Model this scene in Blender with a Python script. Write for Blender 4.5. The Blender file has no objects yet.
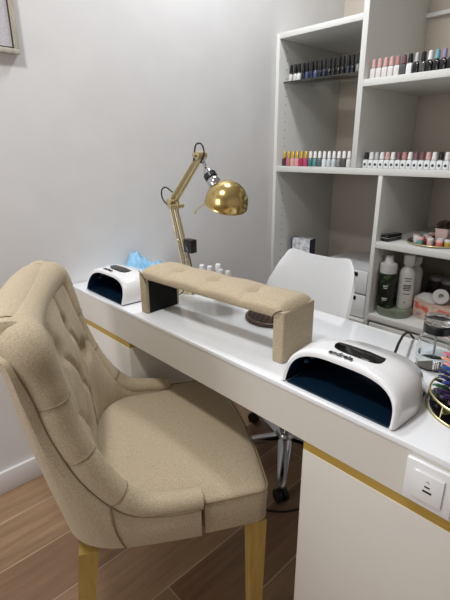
import bpy, bmesh, math, random
from mathutils import Vector, Matrix
random.seed(7)
C = bpy.context.scene.collection
SC = bpy.context.scene

# ------------------------------------------------------------------ camera
cam_d = bpy.data.cameras.new('camera'); cam = bpy.data.objects.new('camera', cam_d); C.objects.link(cam)
CP = Vector((1.5737, -0.6641, 1.2446)); YAW, PITCH, ROLL, FPX = 0.7560, -0.3325, -0.0074, 434.6
fw = Vector((-math.cos(YAW)*math.cos(PITCH), math.sin(YAW)*math.cos(PITCH), math.sin(PITCH)))
rt = fw.cross(Vector((0, 0, 1))).normalized(); up = rt.cross(fw)
r2 = math.cos(ROLL)*rt + math.sin(ROLL)*up; u2 = -math.sin(ROLL)*rt + math.cos(ROLL)*up
cam.matrix_world = Matrix(((r2.x, u2.x, -fw.x, CP.x), (r2.y, u2.y, -fw.y, CP.y), (r2.z, u2.z, -fw.z, CP.z), (0, 0, 0, 1)))
cam_d.sensor_fit = 'VERTICAL'; cam_d.sensor_height = 36.0; cam_d.lens = 36.0*FPX/600.0
cam_d.clip_start = 0.02
SC.camera = cam

# ------------------------------------------------------------------ world, lights, exposure
wd = bpy.data.worlds.new('world'); SC.world = wd; wd.use_nodes = True
wd.node_tree.nodes['Background'].inputs[0].default_value = (0.9, 0.95, 1.0, 1)
wd.node_tree.nodes['Background'].inputs[1].default_value = 0.3
def area(name, loc, size, power, col=(1, 1, 1), shape='DISK', target=None, size_y=None):
    l = bpy.data.lights.new(name, 'AREA'); l.shape = shape; l.size = size; l.energy = power; l.color = col
    if size_y: l.size_y = size_y
    o = bpy.data.objects.new(name, l); C.objects.link(o); o.location = loc
    if target:
        o.rotation_euler = (Vector(target)-Vector(loc)).to_track_quat('-Z', 'Y').to_euler()
    return o
area('ceiling_downlight', (0.40, 0.60, 2.56), 0.22, 14, (0.92, 0.96, 1.0))
area('ceiling_downlight', (0.80, -0.80, 2.56), 0.24, 20, (0.985, 0.985, 0.99))
area('added_front_fill', (0.55, -2.55, 1.25), 0.9, 18, (0.94, 0.965, 1.0), 'RECTANGLE', (0.55, 0, 1.0), 1.3)  # soft fill added by the unseen front wall to lift low, front-facing surfaces
SC.view_settings.view_transform = 'Standard'; SC.view_settings.look = 'None'
SC.view_settings.gamma = 1.0; SC.view_settings.use_curve_mapping = False
SC.view_settings.exposure = 0.0

# ------------------------------------------------------------------ materials
def lin(c):
    return tuple(((x/255)/12.92 if x/255 <= 0.04045 else ((x/255+0.055)/1.055)**2.4) for x in c)
def mat(name, rgb, rough=0.5, metal=0.0, **kw):
    m = bpy.data.materials.new(name); m.use_nodes = True
    b = m.node_tree.nodes['Principled BSDF']
    b.inputs['Base Color'].default_value = (*lin(rgb), 1); b.inputs['Roughness'].default_value = rough
    b.inputs['Metallic'].default_value = metal
    for k, v in kw.items(): b.inputs[k.replace('_', ' ')].default_value = v
    return m
def noise_mat(name, c1, c2, scale, rough=0.5, bump=0.0, stretch=(1, 1, 1), detail=4, metal=0.0, bscale=None, **kw):
    m = mat(name, c1, rough, metal, **kw); nt = m.node_tree; b = nt.nodes['Principled BSDF']
    tc = nt.nodes.new('ShaderNodeTexCoord'); mp = nt.nodes.new('ShaderNodeMapping'); mp.inputs['Scale'].default_value = stretch
    n = nt.nodes.new('ShaderNodeTexNoise'); n.inputs['Scale'].default_value = scale; n.inputs['Detail'].default_value = detail
    r = nt.nodes.new('ShaderNodeValToRGB'); r.color_ramp.elements[0].position = 0.35; r.color_ramp.elements[1].position = 0.65
    r.color_ramp.elements[0].color = (*lin(c1), 1); r.color_ramp.elements[1].color = (*lin(c2), 1)
    L = nt.links.new
    L(tc.outputs['Object'], mp.inputs['Vector']); L(mp.outputs['Vector'], n.inputs['Vector'])
    L(n.outputs['Fac'], r.inputs['Fac']); L(r.outputs['Color'], b.inputs['Base Color'])
    if bump:
        bp = nt.nodes.new('ShaderNodeBump'); bp.inputs['Strength'].default_value = bump; bp.inputs['Distance'].default_value = 0.002
        n2 = n
        if bscale:
            n2 = nt.nodes.new('ShaderNodeTexNoise'); n2.inputs['Scale'].default_value = bscale; L(mp.outputs['Vector'], n2.inputs['Vector'])
        L(n2.outputs['Fac'], bp.inputs['Height']); L(bp.outputs['Normal'], b.inputs['Normal'])
    return m
def glass_mat(name, rgb=(255, 255, 255), rough=0.02, ior=1.45):
    m = mat(name, rgb, rough); b = m.node_tree.nodes['Principled BSDF']
    b.inputs['Transmission Weight'].default_value = 1.0; b.inputs['IOR'].default_value = ior
    return m
def floor_mat():
    m = mat('wood look floor tile', (140, 115, 95), 0.35); nt = m.node_tree; b = nt.nodes['Principled BSDF']; L = nt.links.new
    tc = nt.nodes.new('ShaderNodeTexCoord'); mp = nt.nodes.new('ShaderNodeMapping')
    mp.inputs['Rotation'].default_value = (0, 0, math.radians(90)); mp.inputs['Location'].default_value = (0.62, 0.045, 0)
    br = nt.nodes.new('ShaderNodeTexBrick'); br.offset = 0.37
    br.inputs['Scale'].default_value = 1.0; br.inputs['Brick Width'].default_value = 1.2; br.inputs['Row Height'].default_value = 0.2
    br.inputs['Mortar Size'].default_value = 0.0018; br.inputs['Mortar Smooth'].default_value = 0.1
    br.inputs['Color1'].default_value = (*lin((158, 129, 100)), 1); br.inputs['Color2'].default_value = (*lin((132, 103, 79)), 1)
    br.inputs['Mortar'].default_value = (*lin((190, 172, 152)), 1)
    L(tc.outputs['Object'], mp.inputs['Vector']); L(mp.outputs['Vector'], br.inputs['Vector'])
    mp2 = nt.nodes.new('ShaderNodeMapping'); mp2.inputs['Scale'].default_value = (16, 1.3, 1)
    n = nt.nodes.new('ShaderNodeTexNoise'); n.inputs['Scale'].default_value = 2.2; n.inputs['Detail'].default_value = 7; n.inputs['Roughness'].default_value = 0.65
    L(tc.outputs['Object'], mp2.inputs['Vector']); L(mp2.outputs['Vector'], n.inputs['Vector'])
    r = nt.nodes.new('ShaderNodeValToRGB'); r.color_ramp.elements[0].position = 0.3; r.color_ramp.elements[1].position = 0.7
    r.color_ramp.elements[0].color = (0.70, 0.67, 0.64, 1); r.color_ramp.elements[1].color = (1.12, 1.1, 1.08, 1)
    L(n.outputs['Fac'], r.inputs['Fac'])
    mx = nt.nodes.new('ShaderNodeMix'); mx.data_type = 'RGBA'; mx.blend_type = 'MULTIPLY'; mx.inputs[0].default_value = 1.0
    L(br.outputs['Color'], mx.inputs[6]); L(r.outputs['Color'], mx.inputs[7]); L(mx.outputs[2], b.inputs['Base Color'])
    return m
def voro_mat(name, cols, scale, rough=0.5):
    m = mat(name, cols[0], rough); nt = m.node_tree; b = nt.nodes['Principled BSDF']; L = nt.links.new
    tc = nt.nodes.new('ShaderNodeTexCoord'); n = nt.nodes.new('ShaderNodeTexNoise'); n.inputs['Scale'].default_value = scale; n.inputs['Detail'].default_value = 1.5
    r = nt.nodes.new('ShaderNodeValToRGB'); e = r.color_ramp.elements
    while len(e) < len(cols): e.new(0.5)
    for i, c in enumerate(cols):
        e[i].position = 0.3+0.42*i/(len(cols)-1); e[i].color = (*lin(c), 1)
    L(tc.outputs['Object'], n.inputs['Vector']); L(n.outputs['Fac'], r.inputs['Fac']); L(r.outputs['Color'], b.inputs['Base Color'])
    return m
M = {}
M['wall'] = noise_mat('painted wall', (224, 222, 221), (228, 226, 225), 6, 0.6, 0.05, bscale=120)
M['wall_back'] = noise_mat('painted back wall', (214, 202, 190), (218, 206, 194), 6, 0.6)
M['ceiling'] = mat('ceiling paint', (240, 240, 238), 0.8)
M['floor'] = floor_mat()
M['base'] = mat('white baseboard lacquer', (226, 224, 224), 0.35)
M['desk'] = mat('white satin lacquer', (217, 212, 203), 0.3)
M['desktop'] = mat('white gloss desktop', (246, 248, 250), 0.09, Coat_Weight=0.5, Coat_Roughness=0.03)
M['gold_trim'] = noise_mat('brushed gold strip', (196, 166, 82), (208, 178, 94), 30, 0.4, metal=0.5, stretch=(0.2, 8, 8))
M['melamine'] = mat('white melamine', (217, 216, 211), 0.4)
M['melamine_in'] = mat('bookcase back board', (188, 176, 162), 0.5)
M['fabric'] = noise_mat('beige woven fabric', (171, 155, 128), (195, 178, 150), 330, 0.85, 0.35, detail=3, Sheen_Weight=0.1)
M['piping'] = mat('beige piping', (140, 120, 90), 0.8)
M['seam'] = mat('dark seam', (88, 70, 48), 0.9)
M['chair_leg'] = noise_mat('gold painted wood leg', (168, 136, 70), (182, 150, 82), 14, 0.45, stretch=(6, 6, 0.8))
M['white_plastic'] = mat('white glossy plastic', (238, 238, 238), 0.16, Coat_Weight=0.4)
M['grey_plastic'] = mat('pale grey plastic', (190, 190, 190), 0.4)
M['black'] = mat('black plastic', (16, 16, 17), 0.35)
M['black_gloss'] = mat('black gloss', (14, 14, 16), 0.08)
M['black_fabric'] = mat('black felt', (13, 13, 15), 0.9)
M['uv_inside'] = mat('dark blue reflective lining', (12, 30, 52), 0.2, 0.2)
M['uv_floor'] = mat('blue reflective base tray', (20, 42, 62), 0.15, 0.3)
M['led'] = mat('clear led bead', (40, 66, 90), 0.3)
M['chrome'] = mat('chrome', (200, 200, 204), 0.12, 1.0)
M['brass'] = mat('polished brass', (206, 182, 122), 0.2, 1.0)
M['brass_dark'] = mat('brushed brass', (204, 190, 152), 0.34, 0.9)
M['gold_wire'] = mat('gold wire', (214, 200, 150), 0.3, 0.8)
M['white_seat'] = mat('white moulded shell', (240, 240, 240), 0.3)
M['glass'] = glass_mat('clear glass')
M['glass_shelf'] = glass_mat('smoked glass shelf', (196, 200, 198), 0.03)
M['glass_green'] = mat('pale green frosted glass', (166, 178, 152), 0.25, Transmission_Weight=0.45)
M['liquid'] = glass_mat('clear liquid', (238, 243, 246), 0.0, 1.12)
M['clear'] = glass_mat('clear plastic', (250, 252, 252), 0.02, 1.18)
M['glove'] = noise_mat('light blue film', (122, 178, 214), (158, 204, 234), 30, 0.35)
M['canvas'] = noise_mat('grey linen canvas', (186, 182, 186), (200, 196, 200), 180, 0.85, 0.3)
M['frame_wood'] = noise_mat('weathered pale wood', (176, 168, 154), (196, 188, 176), 12, 0.6, stretch=(1, 6, 1))
M['frame_dark'] = mat('dark inner lip', (72, 64, 54), 0.6)
M['leaf'] = noise_mat('dark foliage', (52, 56, 40), (88, 72, 52), 40, 0.6)
M['pot'] = mat('pale pink pot', (222, 196, 184), 0.5)
M['brown'] = noise_mat('dark brown lacquer', (78, 54, 44), (96, 68, 56), 30, 0.35)
M['beads'] = noise_mat('dark beads', (46, 42, 46), (110, 100, 98), 160, 0.3, 0.6)
M['paper_box'] = voro_mat('patterned pink carton', [(150, 110, 170), (232, 200, 180), (236, 214, 196), (224, 96, 84), (236, 160, 110)], 14, 0.5)
M['herb'] = voro_mat('leafy green printed label', [(12, 16, 12), (16, 22, 14), (26, 40, 20), (78, 98, 58)], 45, 0.35)
M['print'] = noise_mat('printed carton', (232, 232, 232), (176, 176, 186), 60, 0.5, detail=2)
M['rug'] = mat('navy carton edge', (50, 58, 84), 0.5)
M['text'] = mat('dark print', (14, 15, 18), 0.5)

# ------------------------------------------------------------------ helpers
def link(name, bm, m, parent=None, smooth=40, loc=None):
    me = bpy.data.meshes.new(name)
    bmesh.ops.recalc_face_normals(bm, faces=bm.faces)
    bm.to_mesh(me); bm.free()
    for x in (m if isinstance(m, (list, tuple)) else [m]): me.materials.append(x)
    if smooth:
        for p in me.polygons: p.use_smooth = True
        me.set_sharp_from_angle(angle=math.radians(smooth))
    o = bpy.data.objects.new(name, me); C.objects.link(o)
    if parent is not None: o.parent = parent
    if loc is not None: o.location = loc
    return o
def thing(name, label, cat, loc=(0, 0, 0), rz=0.0, group=None):
    o = bpy.data.objects.new(name, None); o.empty_display_size = 0.05; C.objects.link(o)
    o.location = loc; o.rotation_euler = (0, 0, rz); return tag(o, label, cat, group)
def tag(o, label, cat, group=None):
    o['label'] = label; o['category'] = cat
    if group: o['group'] = group
    return o
def struct(o): o['kind'] = 'structure'; return o
def copy_tree(src, parent=None):
    d = src.copy(); C.objects.link(d)
    if parent is not None: d.parent = parent
    for ch in list(src.children): copy_tree(ch, d)
    return d
def NB(): return bmesh.new()
def box(bm, lo, hi, bev=0.0, seg=2, mtx=None, mi=0):
    v = [bm.verts.new((x, y, z)) for z in (lo[2], hi[2]) for y in (lo[1], hi[1]) for x in (lo[0], hi[0])]
    F = [(0, 2, 3, 1), (4, 5, 7, 6), (0, 1, 5, 4), (2, 6, 7, 3), (0, 4, 6, 2), (1, 3, 7, 5)]
    fs = [bm.faces.new([v[i] for i in f]) for f in F]
    for f in fs: f.material_index = mi
    if mtx is not None: bmesh.ops.transform(bm, matrix=mtx, verts=v)
    if bev > 0:
        es = list({e for f in fs for e in f.edges})
        bmesh.ops.bevel(bm, geom=es, offset=bev, segments=seg, profile=0.5, affect='EDGES')
    return bm
def loft(bm, rings, closed=True, cap0=True, cap1=True, mi=0):
    R = [[bm.verts.new(p) for p in r] for r in rings]
    n = len(R[0])
    for a, b in zip(R[:-1], R[1:]):
        for i in range(n if closed else n-1):
            j = (i+1) % n
            f = bm.faces.new((a[i], a[j], b[j], b[i])); f.material_index = mi
    if closed and cap0: bm.faces.new(R[0][::-1]).material_index = mi
    if closed and cap1: bm.faces.new(R[-1]).material_index = mi
    return R
def lathe(bm, prof, c=(0, 0, 0), n=24, axis='Z', mtx=None, mi=0):
    rings = []
    for r, z in prof:
        ring = []
        for k in range(n):
            a = 2*math.pi*k/n
            p = Vector((max(r, 1e-5)*math.cos(a), max(r, 1e-5)*math.sin(a), z))
            if axis == 'Y': p = Vector((p.x, p.z, p.y))
            if axis == 'X': p = Vector((p.z, p.x, p.y))
            if mtx is not None: p = mtx @ p
            ring.append(p+Vector(c))
        rings.append(ring)
    loft(bm, rings, mi=mi); return bm
def catmull(pts, n):
    P = [Vector(p) for p in pts]; P = [2*P[0]-P[1]]+P+[2*P[-1]-P[-2]]; out = []
    for i in range(1, len(P)-2):
        for k in range(n):
            t = k/n
            out.append(0.5*((2*P[i])+(P[i+1]-P[i-1])*t+(2*P[i-1]-5*P[i]+4*P[i+1]-P[i+2])*t*t+(-P[i-1]+3*P[i]-3*P[i+1]+P[i+2])*t**3))
    out.append(P[-2].copy()); return out
def tube(bm, pts, r, n=10, closed=False, mi=0, ref=None):
    P = [Vector(p) for p in pts]; N = len(P); rings = []; prev = None
    for i, p in enumerate(P):
        if closed: t = P[(i+1) % N]-P[i-1]
        else: t = P[min(i+1, N-1)]-P[max(i-1, 0)]
        if t.length < 1e-9: t = Vector((0, 0, 1))
        t.normalize()
        if prev is None:
            a = Vector((0, 0, 1)) if abs(t.z) < 0.9 else Vector((1, 0, 0))
            prev = (a-t*a.dot(t)).normalized()
        else: prev = (prev-t*prev.dot(t)).normalized()
        b = t.cross(prev); rr = r[i] if isinstance(r, (list, tuple)) else r
        rings.append([p+prev*(rr*math.cos(2*math.pi*k/n))+b*(rr*math.sin(2*math.pi*k/n)) for k in range(n)])
    if closed:
        R = [[bm.verts.new(q) for q in rg] for rg in rings]
        for i in range(N):
            a, b = R[i], R[(i+1) % N]
            best = 0
            if i == N-1:
                best = min(range(n), key=lambda s: (a[0].co-b[s].co).length)
            for k in range(n):
                bm.faces.new((a[k], a[(k+1) % n], b[(k+1+best) % n], b[(k+best) % n])).material_index = mi
    else: loft(bm, rings, mi=mi)
    return bm
def cyl_between(bm, a, b, r, n=12, r2=None, mi=0):
    tube(bm, [a, b], [r, r if r2 is None else r2], n, mi=mi); return bm
def rrect(w, d, r, n=4, c=(0, 0)):
    out = []
    for cx, cy, a0 in ((w/2-r, d/2-r, 0), (-w/2+r, d/2-r, 90), (-w/2+r, -d/2+r, 180), (w/2-r, -d/2+r, 270)):
        for k in range(n+1):
            a = math.radians(a0+90*k/n); out.append((c[0]+cx+r*math.cos(a), c[1]+cy+r*math.sin(a)))
    return out
def text_mesh(name, s, size, m, parent, place, extr=0.0003, align='CENTER'):
    cu = bpy.data.curves.new(name, 'FONT'); cu.body = s; cu.size = size; cu.align_x = align; cu.extrude = extr; cu.resolution_u = 3; cu.offset = size*0.03
    o = bpy.data.objects.new(name, cu); C.objects.link(o)
    dg = bpy.context.evaluated_depsgraph_get(); me = bpy.data.meshes.new_from_object(o.evaluated_get(dg))
    bpy.data.objects.remove(o); bpy.data.curves.remove(cu)
    for v in me.vertices: v.co = place(v.co)
    me.materials.clear(); me.materials.append(m)
    o = bpy.data.objects.new(name, me); C.objects.link(o)
    if parent is not None: o.parent = parent
    return o
ORD = ['leftmost', 'second', 'third', 'fourth', 'fifth', 'sixth', 'seventh', 'eighth', 'ninth', 'tenth', 'eleventh', 'twelfth', 'thirteenth', 'fourteenth', 'fifteenth', 'sixteenth', 'seventeenth', 'eighteenth']

# ------------------------------------------------------------------ room shell
XR, YF, YB, ZC = 3.4, -2.6, 1.745, 2.6
def slab(name, lo, hi, m): return struct(link(name, box(NB(), lo, hi), m, smooth=0))
slab('floor', (-0.1, YF-0.1, -0.08), (XR+0.1, YB+0.1, 0), M['floor'])
slab('ceiling', (-0.1, YF-0.1, ZC), (XR+0.1, YB+0.1, ZC+0.08), M['ceiling'])
slab('wall_left', (-0.1, YF-0.1, 0), (0, YB+0.1, ZC), M['wall'])
slab('wall_back', (0, YB, 0), (XR, YB+0.1, ZC), M['wall_back'])
slab('wall_right', (XR, YF-0.1, 0), (XR+0.1, YB+0.1, ZC), M['wall'])
slab('wall_front', (0, YF-0.1, 0), (XR, YF, ZC), M['wall'])
struct(link('baseboard_left', box(NB(), (0, YF, 0), (0.014, 1.17, 0.093), 0.003), M['base']))

# ------------------------------------------------------------------ bookcase
bk = thing('bookcase', 'tall white open bookcase with shelves of nail polish along the back wall', 'bookcase', (0.0, 1.174, 0.0))
FY, BY = 0.0, 0.555
def bpart(name, lo, hi, m=None, bev=0.0015):
    return link(name, box(NB(), lo, hi, bev), m or M['melamine'], bk)
bpart('side_panel', (0.002, FY, 0), (0.024, BY, 1.773))
bpart('side_panel', (1.58, FY, 0), (1.602, BY, 2.35))
bpart('top_panel', (0.024, FY, 1.748), (0.465, BY, 1.773))
bpart('divider_panel', (0.465, FY, 1.163), (0.491, BY, 2.35))
bpart('divider_panel', (0.605, FY, 0.06), (0.625, BY, 1.135))
bpart('divider_panel', (1.08, FY, 0.06), (1.108, BY, 1.135))
bpart('shelf', (0.024, FY, 1.135), (1.58, BY, 1.163))
bpart('shelf', (0.491, FY, 1.496), (1.58, BY, 1.524))
bpart('shelf', (0.625, FY, 0.817), (1.08, BY, 0.845))
bpart('shelf', (0.625, FY, 0.467), (1.08, BY, 0.495))
bpart('shelf', (0.024, FY, 0.42), (0.605, BY, 0.448))
bpart('top_panel', (0.491, FY, 2.325), (1.58, BY, 2.35))
bpart('plinth', (0.024, 0.02, 0), (1.58, BY, 0.06))
bpart('back_panel', (0.024, BY-0.012, 0.06), (0.465, BY-0.002, 1.748), M['melamine_in'])
bpart('back_panel', (0.465, BY-0.012, 0.06), (1.58, BY-0.002, 1.135), M['melamine_in'])
bpart('back_panel', (0.491, BY-0.012, 1.163), (1.58, BY-0.002, 1.496), M['melamine_in'])
bpart('back_panel', (0.491, BY-0.012, 1.524), (1.58, BY-0.002, 2.325), M['melamine_in'])
bpart('wall_rail', (0.491, BY-0.035, 1.835), (1.58, BY-0.012, 1.853))
bpart('wall_rail', (0.10, BY-0.03, 1.70), (0.30, BY-0.012, 1.716))
for x0 in (0.633, 1.108):
    d = bpart('drawer', (x0+0.002, -0.002, 0.07), (x0+(0.447 if x0 < 1 else 0.472)-0.002, 0.40, 0.455), M['melamine'], 0.003)
    link('pull_recess', box(NB(), (x0+0.17, -0.004, 0.432), (x0+0.29, -0.0015, 0.446), 0.001), M['grey_plastic'], d)
gs = link('glass_shelf', box(NB(), (0.025, 0.035, 1.559), (0.464, 0.30, 1.564), 0.001), M['glass_shelf'], bk); gs['label'] = 'smoked glass shelf with dark polished edge'
# rows of shelf pin holes on the left panel
ph0 = None
for k in range(31):
    if ph0 is None: ph0 = link('pin_hole', lathe(NB(), [(0.0028, 0), (0.0028, 0.0006)], (0, 0, 0), 8, 'X'), M['frame_dark'], bk); o = ph0
    else: o = ph0.copy(); C.objects.link(o); o.parent = bk
    o.location = (0.024, 0.06, 0.5+0.04*k)

# ------------------------------------------------------------------ desk
DZ = 0.76; DD = 0.44; DX1 = 1.62
dk = thing('desk', 'long white gloss manicure desk with gold strip above its pedestals', 'desk', (0, 0, 0))
bm = NB(); box(bm, (0.004, 0.0, DZ-0.012), (DX1, DD, DZ), 0.002); link('desktop', bm, M['desktop'], dk)
bm = NB(); box(bm, (0.004, 0.002, 0.6473), (DX1, 0.022, DZ-0.012)); box(bm, (0.004, DD-0.02, 0.6473), (DX1, DD-0.002, DZ-0.012))
box(bm, (0.004, 0.022, 0.6473), (0.022, DD-0.02, DZ-0.012)); box(bm, (DX1-0.02, 0.022, 0.6473), (DX1, DD-0.02, DZ-0.012))
box(bm, (0.022, 0.022, 0.6473), (DX1-0.02, DD-0.02, 0.655)); link('apron', bm, M['desk'], dk)
for x0, x1 in ((0.016, 0.403), (1.112, DX1)):
    p = link('pedestal', box(NB(), (x0, 0.002, 0.0), (x1, DD-0.01, 0.6246), 0.0015), M['desk'], dk)
    g = link('gold_trim', box(NB(), (x0, 0.004, 0.6246), (x1+(0.0 if x0 > 1 else 0.0), DD-0.012, 0.6473)), M['gold_trim'], dk); g['label'] = 'brushed gold recessed strip'
sk = link('power_socket', box(NB(), (1.336, -0.010, 0.657), (1.418, 0.002, 0.743), 0.003), M['white_plastic'], dk); sk['label'] = 'square white socket frame'
link('rocker', box(NB(), (1.351, -0.0145, 0.672), (1.403, -0.0095, 0.728), 0.002), M['white_plastic'], sk)
bm = NB(); box(bm, (1.371, -0.0152, 0.693), (1.386, -0.0142, 0.6965)); box(bm, (1.373, -0.0152, 0.703), (1.382, -0.0142, 0.7055)); link('slot', bm, M['black'], sk)
bm = NB(); tube(bm, [(1.3745, -0.0148, 0.7125), (1.3775, -0.0148, 0.7165), (1.3805, -0.0148, 0.7125)], 0.0004, 6); link('symbol', bm, M['text'], sk)

# ------------------------------------------------------------------ picture
pc = thing('framed_picture', 'pale wood framed grey canvas hung on the left wall', 'picture', (0.0, -0.472, 1.531))
bm = NB()
W, H_, t, d = 0.80, 0.62, 0.014, 0.026
for lo, hi in (((0.001, 0.4-W, 0), (d, 0.4, t)), ((0.001, 0.4-W, H_-t), (d, 0.4, H_)), ((0.001, 0.4-t, t), (d, 0.4, H_-t)), ((0.001, 0.4-W, t), (d, 0.4-W+t, H_-t))):
    box(bm, lo, hi, 0.0015)
link('frame', bm, M['frame_wood'], pc)
bm = NB(); e = 0.005
for lo, hi in (((0.004, 0.4-W+t, t), (d-0.008, 0.4-t, t+e)), ((0.004, 0.4-W+t, H_-t-e), (d-0.008, 0.4-t, H_-t)), ((0.004, 0.4-t-e, t+e), (d-0.008, 0.4-t, H_-t-e)), ((0.004, 0.4-W+t, t+e), (d-0.008, 0.4-W+t+e, H_-t-e))):
    box(bm, lo, hi)
link('inner_lip', bm, M['frame_dark'], pc)
link('canvas', box(NB(), (0.003, 0.4-W+t+e, t+e), (0.018, 0.4-t-e, H_-t-e)), M['canvas'], pc)

# ------------------------------------------------------------------ upholstered chair
CHX, CHY, CHR = 0.672, -0.117, math.radians(-28.6)
ch = thing('upholstered_chair', 'beige button-tufted dining chair with rolled edges pulled up to the desk', 'chair', (CHX, CHY, 0), CHR)
NS = 10
rimR = [(.266, .098, .486), (.268, .04, .490), (.267, -.03, .502), (.265, -.080, .538), (.259, -.132, .615), (.252, -.174, .72), (.246, -.198, .82), (.242, -.220, .895), (.20, -.238, .905), (.1, -.248, .905), (0, -.251, .905)]
outR = [(.278, .095), (.279, .04), (.279, -.03), (.277, -.08), (.271, -.118), (.258, -.152), (.235, -.180), (.205, -.20), (.165, -.212), (.085, -.222), (0, -.225)]
innR = [(.240, .105), (.240, .04), (.238, -.01), (.233, -.05), (.220, -.08), (.196, -.108), (.164, -.124), (.13, -.133), (.1, -.138), (.05, -.142), (0, -.143)]
radR = [.025, .026, .027, .029, .032, .034, .037, .043, .046, .045, .045]
def mirror(L): return L+[(-p[0],)+tuple(p[1:]) for p in L[-2::-1]]
rim = catmull(mirror(rimR), NS); out = catmull([(x, y, 0) for x, y in mirror(outR)], NS); inn = catmull([(x, y, 0) for x, y in mirror(innR)], NS)
rad = [p.x for p in catmull([(r, 0, 0) for r in radR+radR[-2::-1]], NS)]
NU = len(rim); K = 3*NS
tufts = []
for row, (z, xs) in enumerate(((.81, (-.09, .09)), (.70, (-.175, 0, .175)), (.59, (-.09, .09)))):
    tufts += [(x, z) for x in xs]
grooves = []
for i, a in enumerate(tufts):
    for b in tufts[i+1:]:
        if 0.05 < abs(a[1]-b[1]) < 0.12 and abs(a[0]-b[0]) < 0.12: grooves.append((a, b))
for x, z in tufts[:2]: grooves.append(((x, z), (x*1.15, .96)))
for x, z in tufts[-2:]: grooves.append(((x, z), (x*1.15, .42)))
for x, z in ((.175, .70), (-.175, .70)): grooves.append(((x, z), (x*1.4, z+.01)))
def seg_d(p, a, b):
    ax, az = a; bx, bz = b; dx, dz = bx-ax, bz-az; t = ((p[0]-ax)*dx+(p[1]-az)*dz)/(dx*dx+dz*dz); t = max(0, min(1, t))
    return math.hypot(p[0]-ax-t*dx, p[1]-az-t*dz)
def inner_col(i, nv=46):
    c = rim[i]; iw = Vector((inn[i].x-c.x, inn[i].y-c.y, 0)).normalized()
    top = c+iw*rad[i]*0.86; bot = Vector((inn[i].x, inn[i].y, .43)); col = []
    hgt = top.z-bot.z
    for k in range(nv+1):
        t = k/nv; p = top.lerp(bot, t)
        bul = 0.034*min(1, hgt/.4)*math.sin(math.pi*t)**0.8
        dsp = 0.0
        if hgt > 0.16:
            q = (p.x, p.z)
            for a in tufts:
                dd = math.hypot(q[0]-a[0], q[1]-a[1])
                if dd < 0.1: dsp = max(dsp, 0.032*math.exp(-(dd/.026)**2))
            for a, b in grooves:
                dd = seg_d(q, a, b)
                if dd < 0.05: dsp = max(dsp, 0.013*math.exp(-(dd/.010)**2))
            dsp *= min(1, hgt/.3)
        col.append(p+iw*(bul-dsp))
    return col
def outer_col(i, nv=14):
    c = rim[i]; iw = Vector((inn[i].x-c.x, inn[i].y-c.y, 0)).normalized()
    fl_ = min(1, max(0, (c.z-.50)/.1))*(1-.45*min(1, max(0, (c.z-.82)/.08))); top = c-iw*rad[i]*(0.80+.75*fl_)+Vector((0, 0, -rad[i]*0.35)); bot = Vector((out[i].x, out[i].y, .385+.02*min(1, max(0, (.1-out[i].y)/.25)))); col = []
    for k in range(nv+1):
        t = k/nv; p = top.lerp(bot, t); col.append(p-iw*0.008*math.sin(math.pi*t))
    return col
def shell(i0, i1, capA, capB):
    bm = NB()
    ic = [inner_col(i) for i in range(i0, i1+1)]; oc = [outer_col(i) for i in range(i0, i1+1)]
    A = [[bm.verts.new(p) for p in c] for c in ic]; B = [[bm.verts.new(p) for p in c] for c in oc]
    for S in (A, B):
        for a, b in zip(S[:-1], S[1:]):
            for k in range(len(a)-1): bm.faces.new((a[k], a[k+1], b[k+1], b[k]))
    for (a, b), (a2, b2) in zip(zip(A, B), zip(A[1:], B[1:])):
        bm.faces.new((a[-1], b[-1], b2[-1], a2[-1])); bm.faces.new((a[0], a2[0], b2[0], b[0]))
    for flag, a, b in ((capA, A[0], B[0]), (capB, A[-1], B[-1])):
        if flag: bm.faces.new(a+b[::-1])
    return bm
def roll(bm, i0, i1):
    pts = rim[i0:i1+1]; rr = []
    for i in range(i0, i1+1):
        r = rad[i]
        for s0 in (3.0*NS, 4.4*NS, 5.6*NS, (20-5.6)*NS, (20-4.4)*NS, 17.0*NS):
            r *= 1-0.035*math.exp(-((i-s0)/0.9)**2)
        rr.append(r)
    # rounded ends
    tube(bm, pts, rr, 18); return bm
def pleat(i, m=1.0):
    t = (rim[min(i+1, NU-1)]-rim[max(i-1, 0)]).normalized(); a = t.orthogonal().normalized(); b = t.cross(a)
    r = rad[i]*m+.0006
    return tube(NB(), [rim[i]+a*(r*math.cos(2*math.pi*k/28))+b*(r*math.sin(2*math.pi*k/28)) for k in range(28)], .0014, 6, True)
br = link('backrest', shell(K, NU-1-K, True, True), M['fabric'], ch, 60)
re_ = link('rolled_edge', roll(NB(), K, NU-1-K), M['fabric'], br, 60)
TP = catmull([(-.240, -.250, .900), (-.13, -.266, .905), (0, -.270, .906), (.13, -.266, .905), (.240, -.250, .900)], 10)
bm = NB(); n_ = len(TP); tube(bm, [TP[0]+Vector((.012, 0, 0))*0-Vector((.010, 0, 0)), TP[0]-Vector((.006, 0, 0))]+TP+[TP[-1]+Vector((.006, 0, 0)), TP[-1]+Vector((.010, 0, 0))], [.028, .045]+[.053*(1-.10*math.exp(-((k-3)/.8)**2)-.10*math.exp(-((n_-1-k-3)/.8)**2)) for k in range(n_)]+[.045, .028], 24)
tr_ = link('scroll_top', bm, M['fabric'], br, 50)
for xs, rr_ in ((3, .0492), (n_-4, .0492)):
    p = TP[xs]; link('seam', tube(NB(), [p+Vector((0, rr_*math.cos(2*math.pi*k/32), rr_*math.sin(2*math.pi*k/32))) for k in range(32)], .0015, 6, True), M['piping'], tr_)
for i_ in (31, 44, 56, NU-1-31, NU-1-44, NU-1-56): link('seam', pleat(i_, .965), M['piping'], re_)
cols_ = [inner_col(i, 46) for i in range(K, NU-K)]
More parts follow.
